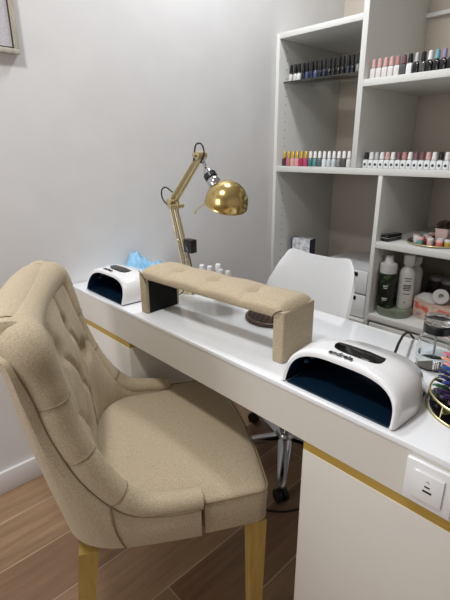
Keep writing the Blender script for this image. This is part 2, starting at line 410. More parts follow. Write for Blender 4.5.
for x, z in tufts:
    p = min((p for c in cols_ for p in c), key=lambda p: math.hypot(p.x-x, p.z-z))
    link('tuft_button', lathe(NB(), [(0.001, 0.008), (0.008, 0.005), (0.010, 0), (0.008, -0.004)], (p.x, p.y, p.z), 12, 'Y'), M['fabric'], br, 60)
for i0, i1, cA, cB in ((0, K, True, True), (NU-1-K, NU-1, True, True)):
    am = link('armrest', roll(shell(i0, i1, cA, cB), i0, i1), M['fabric'], ch, 60)
# seam welt along the outside below the roll
bm = NB()
def welt(i0, i1, off): 
    pts = []
    for i in range(i0, i1+1):
        c = rim[i]; iw = Vector((inn[i].x-c.x, inn[i].y-c.y, 0)).normalized()
        pts.append(c-iw*rad[i]*off+Vector((0, 0, -rad[i]*0.42)))
    return pts
tube(bm, welt(0, NU-1, 0.93), 0.0028, 6)
for i0 in (K, NU-1-K): tube(bm, [p+Vector((0.001 if i0 == K else -0.001, 0, 0)) for p in outer_col(i0)], 0.0016, 6)
link('welt', bm, M['piping'], ch)
# seat
def seat_outline(ins=0.0):
    pts = []
    hw = .277-ins; ax = .236-ins*.5
    # right side going back->front, CCW starting at the front right
    fr = []
    for k in range(7):
        a = math.radians(0+90*k/6); fr.append((hw-.03+.03*math.cos(a), .276-ins-.03-.012+.03*math.sin(a)))
    mid = [(x, .276-ins-.012+.018*(1-(x/.24)**2)) for x in [.2-.4*k/10 for k in range(11)]]
    fl = [(-x, y) for x, y in fr[::-1]]
    back = []
    for k in range(25):
        a = math.pi+math.pi*k/24
        c, s = math.cos(a), math.sin(a)
        back.append((ax*math.copysign(abs(c)**.75, c), -.01+(.138-ins*.5)*math.copysign(abs(s)**.85, s)))
    left = [(-hw, .13), (-hw, .104)]+[(-ax, .094), (-ax, .04)]
    right = [(ax, .04), (ax, .094), (hw, .104), (hw, .13)]
    return fr+mid+fl+left+back+right
def ring(ins, z, sc=1.0, cy=.05):
    pts = seat_outline(ins)
    if sc < 0.99:
        for _ in range(int(4+40*(1-sc))): pts = [((pts[i-1][0]+2*p[0]+pts[(i+1) % len(pts)][0])/4, (pts[i-1][1]+2*p[1]+pts[(i+1) % len(pts)][1])/4) for i, p in enumerate(pts)]
    return [(x*sc, cy+(y-cy)*sc, z) for x, y in pts]
bm = NB()
loft(bm, [ring(.004, .385), ring(0, .39), ring(0, .43), ring(-.002, .455), ring(0, .472), ring(.004, .480), ring(.012, .485), ring(0.012, .489, .93), ring(.012, .493, .80), ring(.012, .496, .6), ring(.012, .498, .3), ring(.012, .498, .05)])
st = link('seat', bm, M['fabric'], ch, 50)
o = [(x, y, .4785) for x, y in seat_outline(-.001)]
bm = NB(); i0 = next(i for i in range(len(o)) if o[i][1] < .103); idx = [(i0+k) % len(o) for k in range(len(o))]
seq = [o[i] for i in idx if o[i][1] > .103]
tube(bm, seq, 0.0022, 6); link('piping', bm, M['piping'], st)
def leg(x, y, dx, dy, w0=.022, w1=.016):
    bm = NB(); loft(bm, [[(x+dx+a*w1, y+dy+b*w1, 0) for a, b in ((1, 1), (-1, 1), (-1, -1), (1, -1))], [(x+a*w0, y+b*w0, .386) for a, b in ((1, 1), (-1, 1), (-1, -1), (1, -1))]])
    return bm
for s in (1, -1):
    link('leg', leg(s*.252, .236, 0, 0), M['chair_leg'], ch, 20)
    link('leg', leg(s*.236, -.162, s*.01, -.05), M['chair_leg'], ch, 20)

# ------------------------------------------------------------------ white swivel chair
wc = thing('swivel_chair', 'white moulded swivel chair with chrome star base behind the desk', 'chair', (0.612, 0.590, 0), math.radians(0))
prof = catmull([(0, -.21, .435), (0, -.19, .462), (0, -.08, .462), (0, .06, .455), (0, .14, .475), (0, .185, .54), (0, .205, .66), (0, .222, .78), (0, .228, .836)], 6)
wid = [p.x for p in catmull([(w, 0, 0) for w in (.15, .185, .20, .205, .208, .206, .202, .184, .164)], 6)]
bm = NB(); rows = []
for p, w in zip(prof, wid):
    row = []
    for k in range(25):
        u = -1+2*k/24; s = abs(u)**3.5
        back = min(1, max(0, (p.z-.46)/.15))*(1-.85*max(0, (p.z-.6)/.24))
        row.append((u*w-.027, p.y-.018-0.10*s*back, p.z+0.05*s*(1-back)*(1 if p.y < .16 else 1)-0.055*abs(u)**9*max(0, min(1, (p.z-.70)/.13))))
    rows.append(row)
top, th = rows, 0.011
def shellgrid(bm, rows, th):
    nr, nc = len(rows), len(rows[0]); V = [[Vector(p) for p in r] for r in rows]; N = []
    for i in range(nr):
        r = []
        for j in range(nc):
            du = V[i][min(j+1, nc-1)]-V[i][max(j-1, 0)]; dv = V[min(i+1, nr-1)][j]-V[max(i-1, 0)][j]
            r.append(du.cross(dv).normalized())
        N.append(r)
    A = [[bm.verts.new(V[i][j]) for j in range(nc)] for i in range(nr)]; B = [[bm.verts.new(V[i][j]-N[i][j]*th) for j in range(nc)] for i in range(nr)]
    for i in range(nr-1):
        for j in range(nc-1):
            bm.faces.new((A[i][j], A[i][j+1], A[i+1][j+1], A[i+1][j])); bm.faces.new((B[i][j], B[i+1][j], B[i+1][j+1], B[i][j+1]))
    for i in range(nr-1):
        for j in (0, nc-1): bm.faces.new((A[i][j], A[i+1][j], B[i+1][j], B[i][j]))
    for j in range(nc-1):
        for i in (0, nr-1): bm.faces.new((A[i][j], A[i][j+1], B[i][j+1], B[i][j]))
shellgrid(bm, rows, th)
link('seat_shell', bm, M['white_seat'], wc, 50)
bm = NB(); lathe(bm, [(0.026, 0.115), (0.026, 0.26), (0.016, 0.262), (0.016, 0.41)], (0, 0, 0), 20); link('gas_column', bm, M['chrome'], wc)
bm = NB(); box(bm, (-.09, -.09, .41), (.09, .09, .446), 0.01); link('seat_plate', bm, M['black'], wc)
bm = NB(); lathe(bm, [(0.03, 0.065), (0.042, 0.072), (0.042, 0.105), (0.034, 0.118), (0.02, 0.12)], (0, 0, 0), 24); link('hub', bm, M['chrome'], wc)
for k in range(5):
    a = math.radians(-54+72*k); ca, sa = math.cos(a), math.sin(a)
    bm = NB(); rings = []
    for rr, w, h, z in ((.03, .030, .030, .090), (.12, .025, .026, .088), (.22, .019, .020, .080), (.27, .016, .015, .075), (.286, .009, .008, .074)):
        rings.append([(rr*ca-q*w*sa, rr*sa+q*w*ca, z+v*h*.5) for q, v in ((-1, -.6), (-.6, -1), (.6, -1), (1, -.6), (1, .4), (.5, 1), (-.5, 1), (-1, .4))])
    loft(bm, rings); lg = link('base_leg', bm, M['chrome'], wc)
    cx, cy = .268*ca, .268*sa; bm = NB()
    for off in (-.013, .013):
        wm = Matrix.Rotation(a+0.6, 4, 'Z')
        cc = Vector((cx, cy, .0265))+wm@Vector((0, off, 0))
        lathe(bm, [(.008, -.009), (.024, -.009), (.0262, -.006), (.0262, .006), (.024, .009), (.008, .009)], cc, 18, 'Y', wm)
    lathe(bm, [(.006, .05), (.006, .074)], (cx, cy, 0), 10); box(bm, (cx-.012, cy-.012, .03), (cx+.012, cy+.012, .056), .004)
    link('caster', bm, M['black'], lg)
bm = NB()
tube(bm, catmull([(0.40, 0.155, .004), (.60, .20, .004), (.72, .268, .004), (.81, .33, .004), (.87, .42, .004), (.97, .48, .004), (1.09, .46, .004)], 6), 0.0035, 6)
tag(link('power_cable', bm, M['black']), 'thin black power cable lying on the floor beneath the desk', 'cable')

# ------------------------------------------------------------------ nail lamps
def lamp_shape(y):
    """half width and height of the shell at depth y (0 front .. .205 back)"""
    t = y/0.205
    w = 0.128+0.004*math.sin(math.pi*min(1, t*1.2)) - 0.030*max(0, t-0.5)/0.5
    h = 0.084+0.006*math.sin(math.pi*min(1, t*1.1))-0.027*max(0, t-0.4)/0.6
    if t > 0.86:
        q = (t-0.86)/0.14; s = math.sqrt(max(0.0, 1-q*q)); w *= 0.80+0.20*s; h *= 0.45+0.55*s
    return w, h
EXP = 3.3
def arch(w, h, y, n=33, z0=0.0, e=EXP):
    pts = []
    for k in range(n):
        a = math.pi*k/(n-1); c, s = math.cos(a), math.sin(a)
        pts.append((w*math.copysign(abs(c)**(2/e), c)*(1+0.02*(1-abs(s))), y, z0+h*abs(s)**(2/e)))
    return pts
def lamp_top_z(x, y):
    w, h = lamp_shape(y); q = min(0.999, abs(x)/w); return h*(1-q**EXP)**(1/EXP)+0.004
def nail_lamp(name, label, loc, rz=0.0):
    t = thing(name, label, 'nail lamp', loc, rz)
    bm = NB(); lean = 1.3
    ys = [0.0, 0.004, 0.02, 0.05, 0.08, 0.11, 0.14, 0.165, 0.178, 0.188, 0.196, 0.202, 0.205]
    rings = []
    def fy(p, y): return (p[0], y+lean*0.25*p[2] if y < 0.02 else y+lean*0.25*p[2]*max(0, 1-(y-.02)/.14), p[2]+0.004)
    wi, hi = 0.116, 0.070
    inner = []
    for y, sh in ((0.17, .86), (0.12, .96), (0.05, 1), (0.012, 1.0), (0.003, 1.025)):
        inner.append([fy(p, y) for p in arch(wi*sh, hi*sh, y)])
    for y in ys:
        w, h = lamp_shape(y)
        if y == 0: w -= .004; h -= .004
        rings.append([fy(p, y) for p in arch(w, h, y)])
    R = loft(bm, [inner[-1]]+rings, closed=False)
    bm.faces.new(R[-1])
    link('housing', bm, M['white_plastic'], t, 60)
    bm = NB(); R = loft(bm, inner, closed=False); bm.faces.new(R[0]); link('lining', bm, M['uv_inside'], t, 60)
    bm = NB(); w0 = .1172
    box(bm, (-w0, 0.004, 0.0005), (w0, 0.172, 0.0048), 0.001); link('base_tray', bm, M['uv_floor'], t)
    bm = NB()
    for yy in (.05, .10, .15):
        for k in range(7):
            a = math.radians(25+130*k/6); c, s = math.cos(a), math.sin(a); ww, hh = wi*.94, hi*.94
            lathe(bm, [(.001, .004), (.005, .002), (.005, -.003)], (ww*.98*math.copysign(abs(c)**(2/EXP), c), yy, .004+hh*abs(s)**(2/EXP)-.001), 8)
    link('led_beads', bm, M['led'], t)
    # dark oval display set into the crown
    bm = NB(); n = 40; top = []; rim_ = []
    for k in range(n):
        a = 2*math.pi*k/n; c, s = math.cos(a), math.sin(a)
        x = 0.008+0.054*math.copysign(abs(c)**0.75, c); y = .082+.027*math.copysign(abs(s)**0.7, s)-0.004*(x/.056)**2
        top.append((x, y, lamp_top_z(x, y)+.0012)); rim_.append((x*1.02, .080+(y-.080)*1.03, lamp_top_z(x*1.02, y)-.002))
    cen = [(p[0]*.5, .08+(p[1]-.08)*.5, lamp_top_z(p[0]*.5, .08+(p[1]-.08)*.5)+.0016) for p in top]
    cen2 = [(p[0]*.02, .08+(p[1]-.08)*.02, lamp_top_z(0, .08)+.0018) for p in top]
    loft(bm, [rim_, top, cen, cen2], cap0=False); link('display', bm, M['black_gloss'], t, 60)
    text_mesh('lettering', 'andreia', 0.0185, M['text'], t, lambda v: Vector((v.x-.010, .033+v.y, lamp_top_z(v.x-.010, .033+v.y)+.0006+v.z+0.0025*0)))
    return t
l1 = nail_lamp('nail_lamp', 'white arched nail lamp at the far end of the desk by the wall', (0.232, 0.012, DZ))
l2 = nail_lamp('nail_lamp', 'large white arched nail lamp on the desk in front of the pump jar', (1.168, 0.010, DZ))
bm = NB(); tube(bm, catmull([(0.02, .190, .035), (.022, .215, .050), (.008, .26, .052), (-.012, .33, .046), (-.025, .39, .030), (-.025, .42, .008), (-.025, .427, .0035)], 8), 0.0032, 8)
link('cord', bm, M['black'], l2)

# ------------------------------------------------------------------ hand rest
hr = thing('hand_rest', 'beige button-tufted manicure hand rest bridging the desk', 'hand rest', (0.715, 0.118, DZ), math.radians(4.2))
LH = 0.545; bm = NB(); rings = []; NSg = 110
hb = (-0.147, 0.0, .14)
def hr_ring(s, inset, drop=0.0):
    pts = []; n = 40
    for k in range(n):
        a = 2*math.pi*k/n; c, sn = math.cos(a), math.sin(a)
        y = (.071-inset)*math.copysign(abs(c)**.55, c); zz = math.copysign(abs(sn)**.6, sn)
        z = .1245+zz*(.0175-inset*.5)
        if sn > 0:
            z += 0.008*sn*(1-(y/.08)**2)
            for b in hb:
                dd = math.hypot(s-b, y); z -= 0.020*math.exp(-(dd/.017)**2)
                z -= 0.003*math.exp(-((s-b)/.010)**2)*(1-math.exp(-(dd/.02)**2))
            z += 0.0012*math.cos((s+.0735)*2*math.pi/.145)
        z -= drop
        pts.append((s, y, z))
    return pts
for k in range(NSg+1):
    s = -LH/2+LH*k/NSg; e = min(s+LH/2, LH/2-s); ins = 0.02*max(0, 1-e/.02)**2
    rings.append(hr_ring(s, ins, 0.012*max(0, 1-e/.03)**2))
loft(bm, rings); link('cushion', bm, M['fabric'], hr, 50)
for b in hb: link('tuft_button', lathe(NB(), [(.009, -.004), (.009, 0), (.006, .003), (.001, .004)], (b, 0, .1325), 14), M['fabric'], hr, 60)
for s in (-1, 1):
    bm = NB(); x0, x1 = sorted((s*(LH/2-.001), s*(LH/2-.032)))
    box(bm, (x0, -.068, 0), (x1, .068, .13), .005, 3); lg = link('leg', bm, M['fabric'], hr)
    bm = NB(); xi = s*(LH/2-.033); box(bm, (min(xi, xi+s*.003), -.057, .001), (max(xi, xi+s*.003), .057, .112)); link('black_lining', bm, M['black_fabric'], lg)
    bm = NB(); tube(bm, catmull([(s*(LH/2-.034), -.069, .100), (s*(LH/2-.030), -.0705, .118), (s*(LH/2-.018), -.072, .130), (s*(LH/2-.006), -.070, .136)], 5), .0013, 6); link('seam', bm, M['seam'], lg)

# ------------------------------------------------------------------ desk lamp
dl = thing('desk_lamp', 'brass spring-arm desk lamp behind the hand rest', 'lamp', (0.375, 0.30, DZ))
B0 = Vector((0.375, 0.30, DZ))
def P(x, z, y=0.30): return Vector((x, y, z))-B0
bm = NB(); lathe(bm, [(.066, 0), (.068, .003), (.068, .010), (.062, .014), (.018, .017), (.012, .028), (.012, .045)], (0, 0, 0), 36); link('base', bm, M['brass_dark'], dl)
EL = Vector((0.278, 0.30, 1.066)); HD = Vector((0.440, 0.30, 1.228)); FT = Vector((0.360, 0.30, 0.800))
off = (EL-FT).normalized().cross(Vector((0, 1, 0))); 
def bar(name, a, b, w, m, sep):
    dirv = (b-a).normalized(); nrm = dirv.cross(Vector((0, 1, 0))).normalized()
    for s in (-1, 1):
        bm = NB(); p, q = a+nrm*s*sep-B0, b+nrm*s*sep*0.7-B0
        for yy in (-w, w): cyl_between(bm, p+Vector((0, yy, 0)), q+Vector((0, yy, 0)), .0038, 8)
        for k in range(5): cyl_between(bm, p.lerp(q, .05+.225*k)+Vector((0, -w, 0)), p.lerp(q, .05+.225*k)+Vector((0, w, 0)), .0025, 6)
        link(name, bm, m, dl)
bar('lower_arm', FT, EL, .006, M['brass_dark'], .016)
bar('upper_arm', EL, HD, .006, M['brass_dark'], .010)
bm = NB(); n = 90; a, b = FT-B0+Vector((.034, -.012, .02)), EL-B0+Vector((.016, -.012, -.10)); dv = (b-a); d1 = dv.normalized().cross(Vector((0, 1, 0))).normalized(); d2 = dv.normalized().cross(d1)
tube(bm, [a+dv*(k/n)+d1*(.005*math.cos(k*1.2))+d2*(.005*math.sin(k*1.2)) for k in range(n+1)], .0009, 5); link('spring', bm, M['chrome'], dl)
bm = NB(); lathe(bm, [(.004, -.022), (.014, -.020), (.014, .020), (.004, .022)], EL-B0, 20, 'Y'); lathe(bm, [(.004, -.03), (.008, -.03), (.008, .03), (.004, .03)], EL-B0+Vector((.022, 0, -.012)), 14, 'Y')
box(bm, (EL.x-B0.x-.02, -.004, EL.z-B0.z-.022), (EL.x-B0.x+.034, .004, EL.z-B0.z+.006), .002); link('elbow_joint', bm, M['brass_dark'], dl)
bm = NB(); lathe(bm, [(.004, -.02), (.013, -.018), (.013, .018), (.004, .02)], HD-B0, 20, 'Y'); lathe(bm, [(.003, -.03), (.006, -.03), (.006, .0), (.003, 0)], HD-B0, 12, 'Y'); link('head_joint', bm, M['brass_dark'], dl)
lathe(bm := NB(), [(.004, -.02), (.011, -.02), (.011, .02), (.004, .02)], FT-B0, 16, 'Y'); link('foot_joint', bm, M['brass_dark'], dl)
# shade : hemisphere with its mouth turned down and away
SCN = Vector((0.566, 0.30, 1.104)); ax = Vector((-0.36, 0.10, -0.90)).normalized()   # towards the mouth
q = Vector((0, 0, -1)).rotation_difference(ax).to_matrix().to_4x4()
bm = NB(); R0 = .068; pr = []
for k in range(15):
    a = math.radians(3+87*k/14); pr.append((R0*math.sin(a), R0*0.98*math.cos(a)-.015))
pr += [(R0, -.024), (R0+.0015, -.026), (R0-.0008, -.027)]
pr += [(r-.002 if r > .004 else r, z-.002) for r, z in pr[::-1][2:]]
lathe(bm, pr, SCN-B0, 40, 'Z', q); link('lamp_shade', bm, M['brass'], dl, 50)
sd = (Vector((0.513, 0.30, 1.137))-Vector((0.462, 0.30, 1.192))).normalized()
qs = Vector((0, 0, 1)).rotation_difference(sd).to_matrix().to_4x4(); s0 = Vector((0.470, 0.30, 1.184))-B0
bm = NB(); lathe(bm, [(.006, -.01), (.011, 0), (.016, .008), (.016, .022)], s0, 20, 'Z', qs); sk_ = link('lamp_socket', bm, M['chrome'], dl)
bm = NB(); lathe(bm, [(.0165, .016), (.021, .018), (.021, .034), (.0165, .036)], s0, 20, 'Z', qs); link('socket_collar', bm, M['black'], sk_)
bm = NB(); lathe(bm, [(.017, .036), (.020, .040), (.022, .056), (.018, .066)], s0, 20, 'Z', qs); link('socket_cup', bm, M['chrome'], sk_)
bm = NB(); cyl_between(bm, HD-B0, s0, .005, 8); link('head_bracket', bm, M['chrome'], dl)
bm = NB(); cyl_between(bm, Vector((.505, .262, 1.086))-B0, Vector((.478, .24, 1.058))-B0, .0022, 6); cyl_between(bm, Vector((.478, .24, 1.062))-B0, Vector((.476, .24, 1.050))-B0, .004, 8); link('shade_handle', bm, M['brass_dark'], dl)
bm = NB(); tube(bm, catmull([P(.452, 1.205, .29), P(.475, 1.235, .285), P(.465, 1.262, .285), P(.438, 1.262, .285), P(.425, 1.235, .287), P(.418, 1.212, .289)], 6), .0027, 7); link('cable', bm, M['black'], dl)
bm = NB(); tube(bm, catmull([P(.300, 1.070, .285), P(.272, 1.062, .28), P(.245, 1.080, .28), P(.243, 1.108, .28), P(.268, 1.120, .28), P(.300, 1.105, .285)], 6), .0027, 7); link('cable', bm, M['black'], dl)
bm = NB(); tube(bm, catmull([P(.36, .93, .285), P(.385, .90, .28), P(.405, .86, .275), P(.415, .82, .27), P(.43, .775, .26), P(.435, .7635, .25)], 6), .0020, 6); link('cable', bm, M['black'], dl)
bm = NB(); tube(bm, catmull([P(.41, .775, .232), P(.412, .768, .218), P(.398, .7632, .205), P(.375, .7632, .20)], 6), .0026, 6); link('cable', bm, M['black'], dl)
bm = NB(); box(bm, (.354-B0.x, -.018, .898-B0.z), (.398-B0.x, .010, .946-B0.z), .003); link('switch_box', bm, M['black'], dl)

# ------------------------------------------------------------------ crumpled blue film
bm = NB(); nx, ny = 46, 16; rows = []; rnd = random.Random(3)
ph = [(rnd.uniform(30, 110), rnd.uniform(30, 110), rnd.uniform(0, 6)) for _ in range(7)]
for j in range(ny+1):
    r = []
    for i in range(nx+1):
        u, v = i/nx, j/ny; x = .008+.27*u; y = .232+.10*v-.01*u
        env = math.sin(math.pi*v)**.6*min(1, u*16+.25)*min(1, (1-u)*6+.05)
        h = .072+.012*math.exp(-((u-.04)/.06)**2)+.010*math.sin(9*u+1)
        cr = sum(abs(math.sin(a*x+b*y+c)) for a, b, c in ph)/7
        r.append((x, y, max(.0008, env*(h*(.45+.80*cr)))))
    rows.append(r)
R = loft(bm, rows, closed=False)
gl = link('plastic_bag', bm, M['glove'], None, 180, (0, 0, DZ)); tag(gl, 'crumpled light blue plastic bag behind the far nail lamp', 'bag')

# ------------------------------------------------------------------ small white capped bottles behind the hand rest
def polish(name, body_m, cap_m, label, group, loc, rz=0.0, shape='round', dot=None, hb_=.044, hc=.036, rb=.0115, rc=.0078):
    t = thing(name, label, 'nail polish', loc, rz, group)
    bm = NB()
    if shape == 'round': lathe(bm, [(rb*.9, 0), (rb, .002), (rb, hb_*.75), (rb*.8, hb_*.9), (rb*.5, hb_), (rb*.45, hb_+.003)], n=14)
    else:
        rr = [(x, y) for x, y in rrect(2*rb, 2*rb, rb*.35, 3)]
        loft(bm, [[(x*s, y*s, z) for x, y in rr] for s, z in ((.93, 0), (1, .002), (1, hb_*.82), (.85, hb_*.94), (.5, hb_), (.45, hb_+.003))])
    link('bottle', bm, body_m, t, 40)
    bm = NB(); lathe(bm, [(rc, hb_+.002), (rc*1.02, hb_+.004), (rc*.82, hb_+hc-.002), (rc*.6, hb_+hc)], n=14); link('cap', bm, cap_m, t, 40)
    if dot is not None:
        bm = NB(); lathe(bm, [(.0058, 0), (.0058, .0005), (.001, .0005)], (0, -rb-.0004, hb_*.42), 14, 'Y'); link('round_mark', bm, dot, t, 40)
    return t
CAPM = {k: mat(k+' cap', c, .3, me) for k, c, me in (('gold', (212, 172, 70), .6), ('white', (232, 230, 228), 0), ('black', (20, 20, 22), 0), ('pink', (212, 168, 164), 0), ('rose', (186, 136, 134), 0), ('mauve', (120, 84, 92), 0), ('teal', (120, 168, 176), 0), ('lilac', (150, 138, 170), 0), ('silver', (196, 198, 200), .4), ('grey', (140, 140, 144), 0))}
BODM = {k: mat(k+' lacquer', c, .15) for k, c in (('plum', (82, 40, 52)), ('rose', (190, 110, 120)), ('pink', (222, 150, 160)), ('crimson', (166, 52, 76)), ('magenta', (176, 72, 108)), ('nude', (206, 168, 150)), ('teal', (64, 120, 118)), ('sea green', (90, 140, 130)), ('slate', (90, 100, 108)), ('white', (222, 224, 224)), ('pale grey', (196, 202, 204)), ('smoke', (128, 126, 124)), ('graphite', (78, 78, 76)), ('black', (18, 18, 20)), ('navy', (34, 40, 62)), ('pearl', (214, 210, 206)), ('steel blue', (66, 76, 108)), ('milky pink', (226, 200, 196)), ('dark red', (96, 26, 34)))}
for i, (x, y, z) in enumerate(((.412, .318, .855), (.455, .318, .858), (.494, .322, .872), (.530, .300, .864), (.566, .300, .866))):
    dark = i == 4
    t = thing('dropper_bottle', ['small white-capped bottle closest to the brass lamp behind the hand rest', 'small white-capped bottle second from the brass lamp, behind the hand rest', 'tallest white-capped bottle in the cluster behind the hand rest', 'small white-capped bottle left of the dark-bodied one behind the hand rest', 'small white-capped bottle with dark body, furthest right behind the hand rest'][i], 'bottle', (x, y, DZ), 0, 'white-capped bottles behind the hand rest')
    hh = z-DZ; bm = NB(); lathe(bm, [(.013, 0), (.0145, .002), (.0145, hh*.62), (.008, hh*.76), (.007, hh*.82)], n=18)
    link('bottle', bm, [M['glass'], M['glass'], M['glass'], M['black_gloss'], M['black_gloss']][i], t)
    bm = NB(); lathe(bm, [(.0095, hh*.8), (.0098, hh*.82), (.009, hh*.98), (.007, hh)], n=16); link('cap', bm, M['white_plastic'], t)
# round trivet
tv = thing('trivet', 'round dark brown lattice trivet under the right end of the hand rest', 'trivet', (0.775, 0.285, DZ))
bm = NB(); tube(bm, [(.076*math.cos(2*math.pi*k/48), .076*math.sin(2*math.pi*k/48), .006) for k in range(48)], .006, 10, True); link('rim', bm, M['brown'], tv)
bm = NB(); lathe(bm, [(.074, .001), (.074, .004), (.001, .004)], n=40); link('plate', bm, M['black'], tv)
bm = NB()
for k in range(-4, 5):
    d_ = k*.0155; L_ = math.sqrt(max(0, .072**2-d_*d_))
    for rot in (30, 90, 150):
        c, s = math.cos(math.radians(rot)), math.sin(math.radians(rot))
        cyl_between(bm, (d_*c-L_*s, d_*s+L_*c, .006), (d_*c+L_*s, d_*s-L_*c, .006), .0014, 6)
link('lattice', bm, M['brown'], tv)

# ------------------------------------------------------------------ pump jar
pj = thing('pump_jar', 'clear pump jar with black collar at the right end of the desk', 'jar', (1.240, 0.318, DZ))
bm = NB(); lathe(bm, [(.033, 0), (.037, .003), (.037, .064), (.034, .078), (.027, .086), (.027, .091), (.0245, .091), (.0245, .085), (.032, .077), (.0345, .064), (.0345, .005), (.001, .004)], n=36); link('glass_body', bm, M['clear'], pj)
bm = NB(); lathe(bm, [(.0343, .0055), (.0343, .034), (.001, .034)], n=36); link('liquid', bm, M['liquid'], pj)
bm = NB(); lathe(bm, [(.0285, .087), (.030, .088), (.030, .105), (.028, .107), (.001, .107)], n=32); link('collar', bm, M['black'], pj)
bm = NB(); lathe(bm, [(.0025, .100), (.0025, .02), (.002, .02)], n=10); link('pump_tube', bm, M['grey_plastic'], pj)
bm = NB(); lathe(bm, [(.027, .1072), (.031, .110), (.031, .122), (.028, .125), (.006, .126), (.001, .124)], n=32); link('pump_dish', bm, M['clear'], pj)

# ------------------------------------------------------------------ nail swatch stand
rk = thing('swatch_stand', 'round gold wire stand holding nail colour swatches at the right edge', 'stand', (1.388, 0.192, DZ))
bm = NB()
for r, z in ((.099, .0035), (.096, .033)):
    tube(bm, [(r*math.cos(2*math.pi*k/64), r*math.sin(2*math.pi*k/64), z) for k in range(64)], .0022, 8, True)
link('wire_ring', bm, M['gold_wire'], rk)
for k in range(8):
    a = 2*math.pi*k/8+.3; link('upright', cyl_between(NB(), (.099*math.cos(a), .099*math.sin(a), .0035), (.096*math.cos(a), .096*math.sin(a), .033), .0013, 6), M['gold_wire'], rk)
bm = NB(); lathe(bm, [(.094, .002), (.094, .005), (.045, .006), (.042, .05), (.036, .09), (.028, .118), (.001, .122)], n=32); link('core', bm, M['black'], rk)
tiers = [(.047, .012, 4, 24, [('purple', (84, 60, 110)), ('olive', (98, 104, 58)), ('black', (24, 24, 28)), ('dark green', (44, 62, 46))]),
         (.046, .034, 10, 24, [('black', (26, 24, 30)), ('plum', (70, 36, 62)), ('dark purple', (52, 40, 72)), ('bottle green', (40, 84, 56))]),
         (.042, .056, 16, 22, [('navy', (28, 44, 92)), ('blue', (40, 76, 150)), ('pale lilac', (196, 188, 212)), ('royal blue', (34, 56, 128))]),
         (.042, .084, 24, 20, [('pink', (228, 150, 156)), ('salmon', (232, 160, 130)), ('rose', (206, 110, 130)), ('cream', (236, 214, 190))]),
         (.034, .108, 32, 16, [('yellow', (240, 206, 60)), ('orange', (236, 150, 60)), ('gold', (226, 180, 70)), ('amber', (230, 170, 50))])]
def swatch_mesh(nm):
    bm = NB(); rings = []
    for s, w, z in ((0, .0035, 0), (.012, .0045, .0004), (.024, .0072, .0014), (.036, .0080, .0012), (.043, .0062, -.0002), (.047, .0025, -.0016)):
        rings.append([(s, w*q, z+.0016*(1-q*q)*1.2+dz) for q, dz in ((-1, 0), (-.5, .0), (0, 0), (.5, 0), (1, 0), (.5, -.0016), (-.5, -.0016))])
    loft(bm, rings); return bm
smats = {}; first = {}
tname = ['bottom', 'lower', 'middle', 'upper', 'top']
for ti, (r, z, el, n, cols) in enumerate(tiers):
    cnt = 0
    vis = [k for k in range(n) if 100 < (360*k/n+ti*7) % 360 < 300]
    for q_, k in enumerate(vis):
        cn, cc = cols[(k*3+k//3) % 4]
        if cn not in smats: smats[cn] = mat(cn+' swatch', cc, .15)
        if cn not in first:
            o = link('nail_swatch', swatch_mesh(cn), smats[cn], None, 60); first[cn] = o
        else: o = first[cn].copy(); C.objects.link(o)
        a = math.radians(360*k/n+ti*7)
        o.location = (1.388+r*math.cos(a), 0.192+r*math.sin(a), DZ+z); o.rotation_euler = (0, -math.radians(el), a)
        tag(o, f'{cn} nail tip swatch, number {q_+1} counting along the {tname[ti]} tier of the gold stand', 'nail swatch', 'nail tip swatches on the gold stand')

# ------------------------------------------------------------------ shelf contents
PY = 1.174
# glass shelf: dark bottles
bodies = ['pearl', 'pearl', 'white', 'black', 'steel blue', 'navy', 'steel blue', 'black', 'navy', 'black', 'black', 'black', 'black', 'navy', 'black', 'smoke', 'black']
for i in range(17):
    x = .052+i*.0247; nm = bodies[i]
    polish('nail_polish', BODM[nm], CAPM['black'], f'{nm} nail polish with tall black cap, {ORD[i]} from left on the glass shelf' if i else 'pearl nail polish with tall black cap, leftmost on the glass shelf', 'black-capped polishes on the glass shelf', (x, PY+.060+.004*(i % 2), 1.5642), 0, 'round', None, .034, .040, .0112, .0092)
# gold / white capped row on the long shelf
seq = [('plum', 'gold'), ('rose', 'gold'), ('nude', 'gold'), ('pink', 'gold'), ('crimson', 'gold'), ('magenta', 'gold'), ('teal', 'white'), ('sea green', 'white'), ('slate', 'white'), ('white', 'white'), ('pale grey', 'white'), ('pale grey', 'white'), ('smoke', 'white'), ('graphite', 'white'), ('pearl', 'white')]
for i, (b, c) in enumerate(seq):
    polish('nail_polish', BODM[b], CAPM[c], f'{b} nail polish with {c} cap, {ORD[i]} from left below the glass shelf', 'gold and white capped polishes on the long shelf', (.045+i*.0272, PY+.045, 1.1635), 0, 'square' if c == 'gold' else 'round', None, .038, .034, .0120, .0088)
# upper right shelf
seq = [('pearl', 'pink'), ('pearl', 'pink'), ('pearl', 'pink'), ('pearl', 'pink'), ('pearl', 'rose'), ('graphite', 'mauve'), ('white', 'black'), ('black', 'silver'), ('graphite', 'black'), ('black', 'white'), ('black', 'teal'), ('black', 'lilac'), ('black', 'grey'), ('navy', 'white'), ('black', 'pink')]
for i, (b, c) in enumerate(seq):
    polish('nail_polish', BODM[b], CAPM[c], f'{b} gel polish with {c} cap, {ORD[i]} from left on the top right shelf', 'gel polishes on the top right shelf', (.513+i*.0262, PY+.040, 1.5245), 0, 'square', None, .042, .034, .0118, .0098)
